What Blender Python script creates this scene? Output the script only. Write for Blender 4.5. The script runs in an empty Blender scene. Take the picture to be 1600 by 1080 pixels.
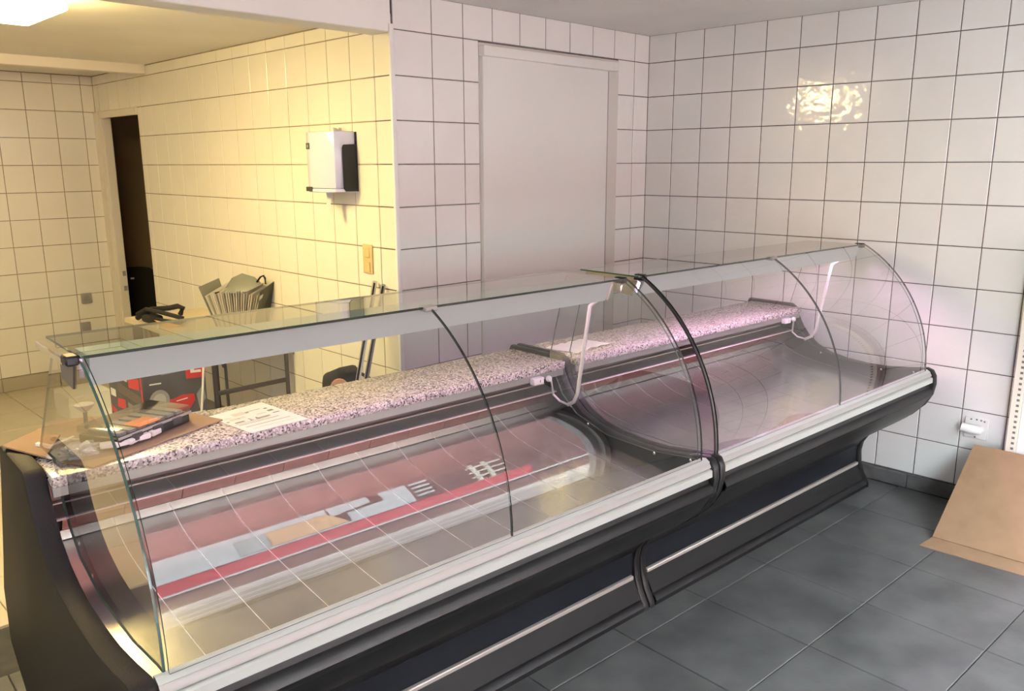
import bpy, bmesh, math, random
from mathutils import Vector, Matrix, Quaternion
random.seed(7)
S = bpy.context.scene
COL = S.collection
PI = math.pi

# ------------------------------------------------------------------ camera, world, light, exposure
CAM = (-4.3609, -3.1705, 1.6847)
F_PX = 1284.03
yaw, pitch, roll = 0.7872, -0.2187, -0.0039
def camera():
    cd = bpy.data.cameras.new('camera'); cam = bpy.data.objects.new('camera', cd); COL.objects.link(cam)
    cd.sensor_width = 36; cd.sensor_fit = 'HORIZONTAL'; cd.lens = F_PX / 1600 * 36
    cd.clip_start = .02; cd.clip_end = 200
    cy, sy, cp, sp = math.cos(yaw), math.sin(yaw), math.cos(pitch), math.sin(pitch)
    Fw = Vector((cy*cp, sy*cp, sp)); Rt = Vector((sy, -cy, 0)); U = Rt.cross(Fw)
    c, s = math.cos(roll), math.sin(roll)
    r2 = Rt*c + U*s; u2 = U*c - Rt*s
    m = Matrix((r2, u2, -Fw)).transposed()
    cam.matrix_world = Matrix.Translation(CAM) @ m.to_4x4()
    S.camera = cam
camera()

W = bpy.data.worlds.new('overcast_sky'); S.world = W; W.use_nodes = True
bg = W.node_tree.nodes['Background']
bg.inputs['Color'].default_value = (0.87, 0.95, 1.0, 1)
bg.inputs['Strength'].default_value = 39.0

def area_light(name, loc, rot, sx, sy, energy, color, portal=False):
    ld = bpy.data.lights.new(name, 'AREA'); ld.shape = 'RECTANGLE'; ld.size = sx; ld.size_y = sy
    ld.energy = energy; ld.color = color
    o = bpy.data.objects.new(name, ld); COL.objects.link(o); o.location = loc; o.rotation_euler = rot
    if portal: ld.cycles.is_portal = True
    return o
FRONT_Y = -4.45
area_light('window_portal', (-2.65, FRONT_Y-.16, 1.2), (PI/2, 0, 0), 5.2, 2.36, 1, (1, 1, 1), True)

sd = bpy.data.lights.new('added_street_sun', 'SUN'); sd.energy = 75; sd.angle = .03; sd.color = (1, .97, .92)
so_ = bpy.data.objects.new('added_street_sun', sd); COL.objects.link(so_)
so_.rotation_euler = Vector((.35, -.75, -.72)).to_track_quat('-Z', 'Y').to_euler()   # sun added from behind the shop to brighten the street front opposite

S.view_settings.view_transform = 'Standard'; S.view_settings.look = 'None'
S.view_settings.gamma = 1; S.view_settings.use_curve_mapping = False
S.view_settings.exposure = 0.0
try:
    S.cycles.use_denoising = True
    S.cycles.max_bounces = 10; S.cycles.diffuse_bounces = 5; S.cycles.glossy_bounces = 5
    S.cycles.transparent_max_bounces = 32; S.cycles.transmission_bounces = 6
    S.cycles.sample_clamp_indirect = 6.0
    S.cycles.caustics_reflective = False; S.cycles.caustics_refractive = False
except Exception: pass
YELLOW_LAMP = ((1.0, 0.74, 0.30, 1), 72.0)
ADDED_FILL = ((1.0, 1.0, 0.97, 1), 17.0)
PINK_TUBE = ((1.0, 0.54, 0.88, 1), 135.0)
PINK_TUBE_DIM = ((1.0, 0.60, 0.84, 1), 38.0)

# ------------------------------------------------------------------ materials
def new_mat(name):
    m = bpy.data.materials.new(name); m.use_nodes = True
    nt = m.node_tree; b = nt.nodes['Principled BSDF']
    return m, nt, b
def col(c): return (c[0], c[1], c[2], 1)
def noise_bump(nt, b, scale, dist, world=False, detail=2.0, strength=1.0):
    n = nt.nodes.new('ShaderNodeTexNoise'); n.inputs['Scale'].default_value = scale; n.inputs['Detail'].default_value = detail
    if world:
        g = nt.nodes.new('ShaderNodeNewGeometry'); nt.links.new(g.outputs['Position'], n.inputs['Vector'])
    else:
        t = nt.nodes.new('ShaderNodeTexCoord'); nt.links.new(t.outputs['Object'], n.inputs['Vector'])
    bp = nt.nodes.new('ShaderNodeBump'); bp.inputs['Distance'].default_value = dist; bp.inputs['Strength'].default_value = strength
    nt.links.new(n.outputs['Fac'], bp.inputs['Height']); nt.links.new(bp.outputs['Normal'], b.inputs['Normal'])
    return n
def noise_color(nt, b, c1, c2, scale, detail=4.0, world=True, lo=.3, hi=.7):
    n = nt.nodes.new('ShaderNodeTexNoise'); n.inputs['Scale'].default_value = scale; n.inputs['Detail'].default_value = detail
    if world:
        g = nt.nodes.new('ShaderNodeNewGeometry'); nt.links.new(g.outputs['Position'], n.inputs['Vector'])
    else:
        t = nt.nodes.new('ShaderNodeTexCoord'); nt.links.new(t.outputs['Object'], n.inputs['Vector'])
    r = nt.nodes.new('ShaderNodeValToRGB'); r.color_ramp.elements[0].position = lo; r.color_ramp.elements[1].position = hi
    r.color_ramp.elements[0].color = col(c1); r.color_ramp.elements[1].color = col(c2)
    nt.links.new(n.outputs['Fac'], r.inputs['Fac']); nt.links.new(r.outputs['Color'], b.inputs['Base Color'])
    return r
def mat(name, c, rough=.5, metal=0.0, spec=.5, c2=None, scale=20, bump=None, emis=None):
    m, nt, b = new_mat(name)
    b.inputs['Base Color'].default_value = col(c); b.inputs['Roughness'].default_value = rough
    b.inputs['Metallic'].default_value = metal; b.inputs['Specular IOR Level'].default_value = spec
    if c2: noise_color(nt, b, c, c2, scale)
    if bump: noise_bump(nt, b, bump[0], bump[1], world=True)
    if emis: b.inputs['Emission Color'].default_value = emis[0]; b.inputs['Emission Strength'].default_value = emis[1]
    return m
def glass_mat(name, tint, boost=1.7, rough=0.0):
    m = bpy.data.materials.new(name); m.use_nodes = True; nt = m.node_tree; nt.nodes.clear()
    out = nt.nodes.new('ShaderNodeOutputMaterial'); tr = nt.nodes.new('ShaderNodeBsdfTransparent'); gl = nt.nodes.new('ShaderNodeBsdfGlossy')
    tr.inputs['Color'].default_value = col(tint); gl.inputs['Roughness'].default_value = rough
    fr = nt.nodes.new('ShaderNodeFresnel'); fr.inputs['IOR'].default_value = 1.5
    ge = nt.nodes.new('ShaderNodeNewGeometry')
    inv = nt.nodes.new('ShaderNodeMath'); inv.operation = 'SUBTRACT'; inv.inputs[0].default_value = boost
    mul0 = nt.nodes.new('ShaderNodeMath'); mul0.operation = 'MULTIPLY'; mul0.inputs[1].default_value = boost
    nt.links.new(ge.outputs['Backfacing'], mul0.inputs[0]); nt.links.new(mul0.outputs[0], inv.inputs[1])
    mul = nt.nodes.new('ShaderNodeMath'); mul.operation = 'MULTIPLY'; mul.use_clamp = True
    nt.links.new(fr.outputs[0], mul.inputs[0]); nt.links.new(inv.outputs[0], mul.inputs[1])
    mx = nt.nodes.new('ShaderNodeMixShader'); nt.links.new(mul.outputs[0], mx.inputs[0])
    nt.links.new(tr.outputs[0], mx.inputs[1]); nt.links.new(gl.outputs[0], mx.inputs[2]); nt.links.new(mx.outputs[0], out.inputs[0])
    return m

M = {}
def tile_mat(name, c, c2, rough, bump):
    m, nt, b = new_mat(name)
    noise_color(nt, b, c, c2, 2.3, 3)
    b.inputs['Roughness'].default_value = rough
    noise_bump(nt, b, bump[0], bump[1], world=True, detail=1.0)
    return m
M['tile'] = tile_mat('white_glazed_tile', (.70, .70, .69), (.76, .76, .75), .10, (22, .0017))
M['tile_rear'] = tile_mat('cream_glazed_tile', (.76, .74, .66), (.80, .78, .70), .12, (22, .0005))
M['grout'] = mat('dark_grout', (.07, .065, .06), .9, c2=(.13, .125, .12), scale=30)
M['grout_rear'] = mat('brown_grout', (.17, .14, .10), .9, c2=(.30, .26, .19), scale=9)
M['plaster'] = mat('white_plaster', (.74, .74, .72), .7, c2=(.80, .80, .78), scale=3, bump=(40, .001))
M['ceiling'] = mat('ceiling_paint', (.66, .65, .63), .55, c2=(.73, .72, .70), scale=2.2, bump=(30, .0008))
M['ceiling_rear'] = mat('cream_ceiling_paint', (.72, .69, .62), .6, c2=(.78, .75, .68), scale=2)
M['floor'] = mat('slate_grey_floor_tile', (.052, .056, .057), .42, c2=(.108, .113, .113), scale=5, bump=(60, .0006))
M['floor_grout'] = mat('floor_grout', (.02, .02, .02), .9, c2=(.05, .05, .05), scale=8)
M['floor_rear'] = mat('beige_floor_tile', (.45, .41, .32), .35, c2=(.52, .475, .39), scale=4)
M['floor_rear_grout'] = mat('beige_floor_grout', (.27, .23, .17), .9)
M['skirting'] = mat('grey_skirting', (.07, .072, .072), .45, c2=(.12, .12, .12), scale=12)
M['skirting_rear'] = mat('tan_skirting', (.40, .36, .28), .4)
M['white_paint'] = mat('white_lacquer', (.77, .78, .78), .35)
M['door_panel'] = mat('door_lacquer', (.66, .67, .65), .32, c2=(.70, .71, .69), scale=1.2)
M['door_recess'] = mat('recess_plaster', (.55, .54, .50), .7)
M['cream_paint'] = mat('cream_lacquer', (.74, .70, .60), .4)
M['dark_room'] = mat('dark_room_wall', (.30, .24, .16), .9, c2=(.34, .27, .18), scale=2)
M['black'] = mat('black_plastic', (.008, .008, .009), .42, spec=.25, bump=(300, .0004))
M['black_soft'] = mat('black_fabric', (.012, .011, .011), .9, bump=(80, .002))
M['clad'] = mat('black_cladding', (.008, .0085, .009), .36, spec=.22)
M['charcoal'] = mat('charcoal_plastic', (.030, .031, .033), .42)
M['endpanel'] = mat('textured_dark_plastic', (.012, .011, .011), .6, spec=.22, bump=(260, .0006))
M['navy'] = mat('blue_black_panel', (.006, .0075, .011), .35, spec=.2)
M['kick'] = mat('dark_grey_kick_panel', (.011, .0115, .012), .5, spec=.12)
M['alu'] = mat('brushed_aluminium', (.72, .70, .66), .28, 1.0)
M['strip_metal'] = mat('satin_trim', (.50, .48, .45), .4, .4)
M['rail'] = mat('pale_grey_rail', (.46, .525, .51), .32)
M['rail_mid'] = mat('grey_rail_band', (.36, .385, .375), .35)
M['hous'] = mat('pale_blue_grey_housing', (.62, .68, .71), .4)
M['chrome'] = mat('chrome', (.75, .75, .75), .12, 1.0)
M['screw'] = mat('zinc_screw', (.85, .85, .85), .2, 1.0)
M['beige_metal'] = mat('beige_bracket', (.50, .45, .36), .45, .3)
M['bracket_dark'] = mat('brown_grey_bracket', (.10, .085, .075), .5)
M['pale_print'] = mat('pale_grey_print', (.42, .42, .42), .5)
M['white_plastic'] = mat('white_plastic', (.72, .72, .72), .3)
M['dispenser_white'] = mat('dispenser_cover', (.60, .63, .78), .18)
M['grey_plastic'] = mat('grey_plastic', (.30, .29, .28), .45)
M['seal'] = mat('black_rubber', (.008, .008, .008), .5)
M['glass'] = glass_mat('clear_glass', (.965, .982, .975), 2.0)
M['glass_top'] = glass_mat('shelf_glass', (.90, .955, .935))
M['glass_edge'] = mat('green_glass_edge', (.012, .028, .024), .12)
M['glass_edge_light'] = mat('pale_green_glass_edge', (.05, .10, .085), .15)
M['window_glass'] = glass_mat('window_glass', (.96, .97, .97))
m, nt, b = new_mat('stainless_steel'); M['steel'] = m
b.inputs['Metallic'].default_value = .86; b.inputs['Roughness'].default_value = .23
noise_color(nt, b, (.35, .345, .33), (.41, .405, .39), 9, 3); noise_bump(nt, b, 9, .0004, world=True, detail=1)
m, nt, b = new_mat('pink_reflection_steel'); M['steel_riser'] = m  # plain steel; the mirrored red band is painted into its base colour
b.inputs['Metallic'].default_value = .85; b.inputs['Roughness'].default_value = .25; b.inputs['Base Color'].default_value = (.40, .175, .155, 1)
M['bright_steel'] = mat('polished_strip_steel', (.78, .78, .76), .2, .9)
M['steel_plate'] = mat('brushed_grey_plate', (.36, .35, .34), .35, .7)
M['steel_dark'] = mat('red_reflection_back_plate', (.19, .125, .125), .35, .6)  # maroon tint puts a red reflection into the steel's colour
M['joint'] = mat('pale_joint', (.92, .90, .88), .6)
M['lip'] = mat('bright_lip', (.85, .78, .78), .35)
M['steel_apron'] = mat('brushed_apron_steel', (.42, .41, .40), .33, .8)
def granite():
    m, nt, b = new_mat('speckled_granite')
    t = nt.nodes.new('ShaderNodeNewGeometry')
    v = nt.nodes.new('ShaderNodeTexVoronoi'); v.inputs['Scale'].default_value = 190; nt.links.new(t.outputs['Position'], v.inputs['Vector'])
    r = nt.nodes.new('ShaderNodeValToRGB'); e = r.color_ramp; e.interpolation = 'CONSTANT'
    e.elements[0].position = 0; e.elements[0].color = (.05, .045, .05, 1); e.elements[1].position = .16; e.elements[1].color = (.30, .27, .27, 1)
    for p, c in ((.36, (.47, .43, .42, 1)), (.6, (.62, .58, .56, 1)), (.83, (.33, .29, .29, 1))):
        k = e.elements.new(p); k.color = c
    sp = nt.nodes.new('ShaderNodeSeparateColor'); nt.links.new(v.outputs['Color'], sp.inputs[0])
    nt.links.new(sp.outputs[0], r.inputs['Fac']); nt.links.new(r.outputs['Color'], b.inputs['Base Color'])
    b.inputs['Roughness'].default_value = .2
    return m
M['granite'] = granite()
M['cardboard'] = mat('brown_cardboard', (.235, .145, .082), .85, c2=(.27, .17, .098), scale=14, bump=(120, .0005))
M['cardboard_edge'] = mat('cardboard_edge', (.30, .18, .09), .9)
M['paper'] = mat('white_paper', (.62, .62, .63), .7)
M['ink'] = mat('grey_ink', (.16, .15, .15), .8)
M['ink_light'] = mat('pale_ink', (.48, .46, .46), .8)
M['foam'] = mat('white_polystyrene', (.93, .93, .90), .8, bump=(90, .0004))
M['clear_plastic'] = glass_mat('clear_plastic_lid', (.80, .80, .78), 1.9, .12)
M['bag_plastic'] = mat('crinkled_plastic', (.62, .66, .68), .18); M['bag_plastic'].node_tree.nodes['Principled BSDF'].inputs['Alpha'].default_value = .5
M['orange'] = mat('orange_plastic', (.75, .22, .08), .45)
M['yellow'] = mat('yellow_plastic', (.80, .50, .04), .4)
M['orange_paper'] = mat('orange_paper', (.70, .36, .14), .7)
M['brown_metal'] = mat('brown_steel_tube', (.045, .032, .027), .45)
M['table_top'] = mat('beige_table_top', (.62, .54, .40), .5, c2=(.66, .58, .44), scale=3)
M['file_grey'] = mat('grey_file_cover', (.17, .18, .155), .45)
M['file_dark'] = mat('dark_file_cover', (.045, .05, .035), .45)
M['pocket'] = mat('milky_plastic_pocket', (.62, .60, .56), .3)
M['pocket_edge'] = mat('grey_pocket_edge', (.34, .33, .30), .35)
M['box_dark'] = mat('dark_printed_carton', (.035, .033, .035), .5, c2=(.10, .10, .11), scale=4)
M['box_side'] = mat('grey_printed_carton', (.12, .10, .085), .5)
M['red_print'] = mat('red_print', (.55, .025, .02), .45)
M['white_print'] = mat('white_print', (.78, .76, .74), .5)
M['grey_print'] = mat('grey_print', (.27, .27, .27), .5)
M['cream_switch'] = mat('cream_switch', (.62, .47, .22), .35)
M['copper'] = mat('copper_ring', (.62, .34, .22), .3, .7)
M['lamp'] = mat('warm_lamp_diffuser', (.9, .85, .7), .5, emis=YELLOW_LAMP)
M['added_fill'] = mat('added_fill_diffuser', (.9, .9, .9), .5, emis=ADDED_FILL)
M['tube'] = mat('pink_fluorescent_tube', (.9, .8, .85), .5, emis=PINK_TUBE)
M['tube_dim'] = mat('dimmer_pink_tube', (.9, .8, .85), .5, emis=PINK_TUBE_DIM)
M['red_panel'] = mat('dark_red_panel', (.19, .012, .016), .35)
M['wood_panel'] = mat('brown_wood_panel', (.42, .25, .14), .5, c2=(.48, .30, .17), scale=6)
M['street'] = mat('asphalt', (.16, .15, .14), .9, c2=(.22, .21, .20), scale=3)
M['maroon'] = mat('maroon_brick', (.045, .018, .016), .8, c2=(.06, .024, .02), scale=5)
M['street_white'] = mat('white_masonry_paint', (.88, .90, .92), .6)
# ------------------------------------------------------------------ mesh helpers
TH = math.radians(-3.1)
BASE = {}
def fin(bm, bev=0.0, segs=1, normals=True):
    if bev > 0:
        bmesh.ops.bevel(bm, geom=[e for e in bm.edges], offset=bev, segments=segs, affect='EDGES', profile=.5, clamp_overlap=True)
    if normals: bmesh.ops.recalc_face_normals(bm, faces=bm.faces)
    return bm
def box(x0, x1, y0, y1, z0, z1, bev=0.0, segs=1, bm=None):
    b2 = bmesh.new()
    bmesh.ops.create_cube(b2, size=1)
    bmesh.ops.scale(b2, vec=(abs(x1-x0), abs(y1-y0), abs(z1-z0)), verts=b2.verts)
    bmesh.ops.translate(b2, vec=((x0+x1)/2, (y0+y1)/2, (z0+z1)/2), verts=b2.verts)
    fin(b2, bev, segs)
    return join(bm, b2)
def join(bm, b2):
    if bm is None: return b2
    me = bpy.data.meshes.new('tmp'); b2.to_mesh(me); b2.free(); bm.from_mesh(me); bpy.data.meshes.remove(me); return bm
def prism(pts, axis, a0, a1, bev=0.0, segs=1, bm=None):
    """closed polygon pts in the two other axes, extruded along axis 0/1/2 from a0 to a1"""
    b2 = bmesh.new()
    def P(a, p):
        if axis == 0: return (a, p[0], p[1])
        if axis == 1: return (p[0], a, p[1])
        return (p[0], p[1], a)
    A = [b2.verts.new(P(a0, p)) for p in pts]; B = [b2.verts.new(P(a1, p)) for p in pts]
    n = len(pts); fa = b2.faces.new(A); fb = b2.faces.new(B[::-1])
    for i in range(n): b2.faces.new((A[i], B[i], B[(i+1) % n], A[(i+1) % n]))
    bmesh.ops.recalc_face_normals(b2, faces=b2.faces)
    if bev > 0:
        es = [e for e in b2.edges if abs(e.verts[0].co[axis]-e.verts[1].co[axis]) < 1e-6]
        bmesh.ops.bevel(b2, geom=es, offset=bev, segments=segs, affect='EDGES', profile=.5, clamp_overlap=True)
    return join(bm, b2)
def strip(line, th, axis, a0, a1, bm=None):
    """open polyline thickened by th and extruded"""
    n = len(line); off = []
    for i in range(n):
        p0 = Vector(line[max(i-1, 0)]); p1 = Vector(line[min(i+1, n-1)]); t = (p1-p0).normalized()
        off.append((line[i][0]-t.y*th, line[i][1]+t.x*th))
    b2 = bmesh.new()
    def P(a, p):
        if axis == 0: return (a, p[0], p[1])
        if axis == 1: return (p[0], a, p[1])
        return (p[0], p[1], a)
    g = [[b2.verts.new(P(a, p)) for p in q] for a in (a0, a1) for q in (line, off)]
    L0, O0, L1, O1 = g
    for i in range(n-1):
        b2.faces.new((L0[i], L0[i+1], L1[i+1], L1[i])); b2.faces.new((O0[i], O1[i], O1[i+1], O0[i+1]))
        b2.faces.new((L0[i], O0[i], O0[i+1], L0[i+1])); b2.faces.new((L1[i], L1[i+1], O1[i+1], O1[i]))
    for i in (0, n-1): b2.faces.new((L0[i], L1[i], O1[i], O0[i]) if i == 0 else (L0[i], O0[i], O1[i], L1[i]))
    bmesh.ops.recalc_face_normals(b2, faces=b2.faces)
    return join(bm, b2)
def tube(path, r, seg=8, bm=None, flat=1.0, up=(0, 0, 1)):
    b2 = bmesh.new(); rings = []
    P = [Vector(p) for p in path]; n = len(P); upv = Vector(up)
    for i in range(n):
        t = (P[min(i+1, n-1)]-P[max(i-1, 0)]).normalized()
        a = t.cross(upv)
        if a.length < 1e-3: a = t.cross(Vector((1, 0, 0)))
        a.normalize(); c = a.cross(t).normalized()
        rr = r[i] if isinstance(r, (list, tuple)) else r
        rings.append([b2.verts.new(P[i]+a*rr*math.cos(k*2*PI/seg)+c*rr*flat*math.sin(k*2*PI/seg)) for k in range(seg)])
    for i in range(n-1):
        for k in range(seg): b2.faces.new((rings[i][k], rings[i][(k+1) % seg], rings[i+1][(k+1) % seg], rings[i+1][k]))
    b2.faces.new(rings[0][::-1]); b2.faces.new(rings[-1])
    bmesh.ops.recalc_face_normals(b2, faces=b2.faces)
    for f in b2.faces: f.smooth = True
    return join(bm, b2)
def lathe(c, prof, axis=(0, 0, 1), seg=16, bm=None):
    """prof: (radius, height along axis)"""
    a = Vector(axis).normalized(); u = a.orthogonal().normalized(); w = a.cross(u); c = Vector(c)
    b2 = bmesh.new(); rings = []
    for r, h in prof: rings.append([b2.verts.new(c+a*h+(u*math.cos(k*2*PI/seg)+w*math.sin(k*2*PI/seg))*max(r, 1e-4)) for k in range(seg)])
    for i in range(len(prof)-1):
        for k in range(seg): b2.faces.new((rings[i][k], rings[i][(k+1) % seg], rings[i+1][(k+1) % seg], rings[i+1][k]))
    b2.faces.new(rings[0][::-1]); b2.faces.new(rings[-1])
    bmesh.ops.recalc_face_normals(b2, faces=b2.faces)
    return join(bm, b2)
def poly3(pts, th, bm=None):
    """flat polygon in 3-D thickened along its normal"""
    b2 = bmesh.new(); P = [Vector(p) for p in pts]
    nrm = Vector((0, 0, 0))
    for i in range(len(P)): nrm += P[i].cross(P[(i+1) % len(P)])
    nrm = nrm.normalized()*th
    A = [b2.verts.new(p) for p in P]; B = [b2.verts.new(p+nrm) for p in P]; n = len(P)
    b2.faces.new(A[::-1]); b2.faces.new(B)
    for i in range(n): b2.faces.new((A[i], A[(i+1) % n], B[(i+1) % n], B[i]))
    bmesh.ops.recalc_face_normals(b2, faces=b2.faces)
    return join(bm, b2)
def smooth(o, ang=40):
    me = o.data
    me.polygons.foreach_set('use_smooth', [True]*len(me.polygons))
    try: me.set_sharp_from_angle(angle=math.radians(ang))
    except Exception: pass
    return o
def obj(name, bm, m, parent=None, base=None, rot=0.0, sm=True):
    if parent is not None: base = BASE[parent.name]
    elif base is None: base = Vector((0, 0, 0))
    base = Vector(base)
    bmesh.ops.translate(bm, vec=-base, verts=bm.verts)
    me = bpy.data.meshes.new(name); bm.to_mesh(me); bm.free()
    o = bpy.data.objects.new(name, me); COL.objects.link(o)
    for k in (m if isinstance(m, (list, tuple)) else [m]): me.materials.append(k)
    if parent is not None: o.parent = parent
    else:
        o.location = Matrix.Rotation(rot, 3, 'Z') @ base; o.rotation_euler = (0, 0, rot)
    BASE[o.name] = base
    if sm: smooth(o)
    return o
def thing(name, base, label, cat, group=None, rot=0.0):
    o = bpy.data.objects.new(name, None); COL.objects.link(o); base = Vector(base)
    o.location = Matrix.Rotation(rot, 3, 'Z') @ base; o.rotation_euler = (0, 0, rot); o.empty_display_size = .1
    BASE[o.name] = base
    o['label'] = label; o['category'] = cat
    if group: o['group'] = group
    return o
def tag(o, label, cat, group=None):
    o['label'] = label; o['category'] = cat
    if group: o['group'] = group
    return o
def struct(o): o['kind'] = 'structure'; return o
def struct_empty(name, base, rot=0.0):
    o = bpy.data.objects.new(name, None); COL.objects.link(o); base = Vector(base)
    o.location = Matrix.Rotation(rot, 3, 'Z') @ base; o.rotation_euler = (0, 0, rot); BASE[o.name] = base; o['kind'] = 'structure'
    return o

# ------------------------------------------------------------------ tiles: shared bevelled boxes
TILE_T = .008
_tile_cache = {}
def tile_mesh(w, h, t, mats, orient):
    key = (round(w, 4), round(h, 4), t, mats.name, orient)
    if key in _tile_cache: return _tile_cache[key]
    bm = bmesh.new(); e = .0025 if t < .02 else .003
    # base rectangle at depth 0, top rectangle at depth t inset by e ; orient gives (axis of w, axis of h, outward normal)
    def P(a, b2, d):
        if orient == 'x-': return (-d, a, b2)
        if orient == 'y-': return (a, -d, b2)
        return (a, b2, d)
    rings = []
    for (dw, d) in ((0, 0), (0, t-e*.8), (e, t)):
        rings.append([bm.verts.new(P(sx*(w/2-dw), sy*(h/2-dw), d)) for sx, sy in ((-1, -1), (1, -1), (1, 1), (-1, 1))])
    for i in (0, 1):
        for k in range(4): bm.faces.new((rings[i][k], rings[i][(k+1) % 4], rings[i+1][(k+1) % 4], rings[i+1][k]))
    bm.faces.new(rings[2])
    bmesh.ops.recalc_face_normals(bm, faces=bm.faces)
    # make sure the face points outward
    bm.faces.ensure_lookup_table()
    nrm = bm.faces[-1].normal
    want = {'x-': Vector((-1, 0, 0)), 'y-': Vector((0, -1, 0)), 'z': Vector((0, 0, 1))}[orient]
    if nrm.dot(want) < 0: bmesh.ops.reverse_faces(bm, faces=bm.faces)
    me = bpy.data.meshes.new('tile'); bm.to_mesh(me); bm.free(); me.materials.append(mats)
    _tile_cache[key] = me
    return me
def place_tile(parent, x, y, z, me):
    o = bpy.data.objects.new('tile', me); COL.objects.link(o); o.parent = parent
    o.location = Vector((x, y, z)) - BASE[parent.name]
    return o
J = .0045   # joint width
def lay(parent, us, vs, fixed, orient, m, holes=(), t=TILE_T, jitter=.0006):
    n = 0
    for i in range(len(us)-1):
        for k in range(len(vs)-1):
            a0, a1, b0, b1 = us[i]+J/2, us[i+1]-J/2, vs[k]+J/2, vs[k+1]-J/2
            cells = [(a0, a1, b0, b1)]
            for (ha, hb, hc, hd) in holes:
                nxt = []
                for (p, q, r, s) in cells:
                    if p >= hb or q <= ha or r >= hd or s <= hc: nxt.append((p, q, r, s)); continue
                    if p < ha: nxt.append((p, ha, r, s))
                    if q > hb: nxt.append((hb, q, r, s))
                    c0, c1 = max(p, ha), min(q, hb)
                    if r < hc: nxt.append((c0, c1, r, hc))
                    if s > hd: nxt.append((c0, c1, hd, s))
                cells = nxt
            for (p, q, r, s) in cells:
                if q-p < .012 or s-r < .012: continue
                me = tile_mesh(q-p, s-r, t, m, orient); d = random.uniform(-jitter, 0)
                ca, cb = (p+q)/2, (r+s)/2
                if orient == 'x-': place_tile(parent, fixed-d, ca, cb, me)
                elif orient == 'y-': place_tile(parent, ca, fixed-d, cb, me)
                else: place_tile(parent, ca, cb, fixed+d, me)
                n += 1
    return n

# ------------------------------------------------------------------ room shell
TS = .1982
CZ, RCZ, DEP, XW = 2.44, 2.35, 3.81, -1.97     # front ceiling, rear ceiling, rear depth, rear side wall
LX = -6.2
rows = [.08+.2*k for k in range(12)]           # .08 ... 2.28
T0 = TILE_T
# right wall (front room), tiles face -x; wall face behind the tiles
wr = struct(obj('wall_right', box(.003, .2, FRONT_Y-.2, .2, -.02, CZ+.1), M['grout'], base=(0, -2, 0)))
lay(wr, [-3.36]+[-(.188+TS*k) for k in range(15, -1, -1)]+[.002], rows+[CZ+.001], T0, 'x-', M['tile'])
rows_plain = rows
# back wall with the sliding door
wb = struct(obj('wall_back', box(XW+.01, .2, .003, .2, -.02, CZ+.1), M['grout'], base=(-1, 0, 0)))
lay(wb, [XW+.014]+[-(.1422+TS*k) for k in range(8, -1, -1)]+[.002], rows+[CZ+.001], T0, 'y-', M['tile'],
    holes=[(-1.43, -.30, -1, 2.272)])
# rear-room side wall (yellow lit), tiles face -x
DY0, DY1, DZ = 2.985, 3.70, 2.035
bm = box(XW+.003, XW+.07, .15, DY0, -.02, RCZ+.1)
box(XW+.003, XW+.07, DY1+.1, DEP+.2, -.02, RCZ+.1, bm=bm); box(XW+.003, XW+.07, DY0, DY1+.1, DZ+.045, RCZ+.1, bm=bm)
wy = struct(obj('wall_rear_right', bm, M['grout_rear'], base=(XW, 1.5, 0)))
ys = [.004]+[.1374+TS*k for k in range(0, 19)]+[DEP+.002]
lay(wy, ys, rows+[RCZ-.004], XW+T0, 'x-', M['tile_rear'], holes=[(DY0-.004, DEP, -1, DZ+.048)])
# far wall of the rear room, tiles face -y
wf = struct(obj('wall_rear', box(LX, XW+.07, DEP+.003, DEP+.2, -.02, RCZ+.1), M['grout_rear'], base=(-3, DEP, 0)))
xs = [XW-.0879-TS*k for k in range(20, -1, -1)]+[XW+.002]
lay(wf, xs, [.105, .28]+rows[2:]+[RCZ-.004], DEP+T0, 'y-', M['tile_rear'])
# left wall, front wall with shop window, ceilings
struct(obj('wall_left', box(LX-.2, LX, FRONT_Y-.2, DEP+.2, -.02, CZ+.1), M['plaster'], base=(LX, 0, 0)))
WX0, WX1, WZ0, WZ1 = -5.25, -.05, .02, 2.38
bm = box(LX-.2, WX0, FRONT_Y-.2, FRONT_Y, -.02, CZ+.1); box(WX1, .2, FRONT_Y-.2, FRONT_Y, -.02, CZ+.1, bm=bm)
box(WX0, WX1, FRONT_Y-.2, FRONT_Y, -.02, WZ0, bm=bm); box(WX0, WX1, FRONT_Y-.2, FRONT_Y, WZ1, CZ+.1, bm=bm)
wfr = struct(obj('wall_front', bm, M['plaster'], base=(-3, FRONT_Y, 0)))
struct(obj('ceiling', box(LX-.2, .2, FRONT_Y-.2, .15, CZ, CZ+.1), M['ceiling'], base=(-2, -2, CZ)))
struct(obj('ceiling_rear', box(LX-.2, XW+.2, .14, DEP+.2, RCZ, RCZ+.1), M['ceiling_rear'], base=(-3, 2, RCZ)))
struct(obj('trim_1', box(LX, XW+.004, 0.0, .14, 2.265, CZ+.06, .004), M['plaster'], base=(-3, 0, 2.3)))           # bulkhead over the opening
struct(obj('trim_2', box(LX, XW-.001, 2.77, 2.87, 2.288, RCZ+.01, .006, 2), M['cream_paint'], base=(-3, 2.8, 2.3)))  # low beam
struct(obj('trim_3', box(XW-.012, XW+.013, -.010, .006, 0, 2.30, .004, 2), M['white_paint'], base=(XW, 0, 0)))     # corner bead
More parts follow.
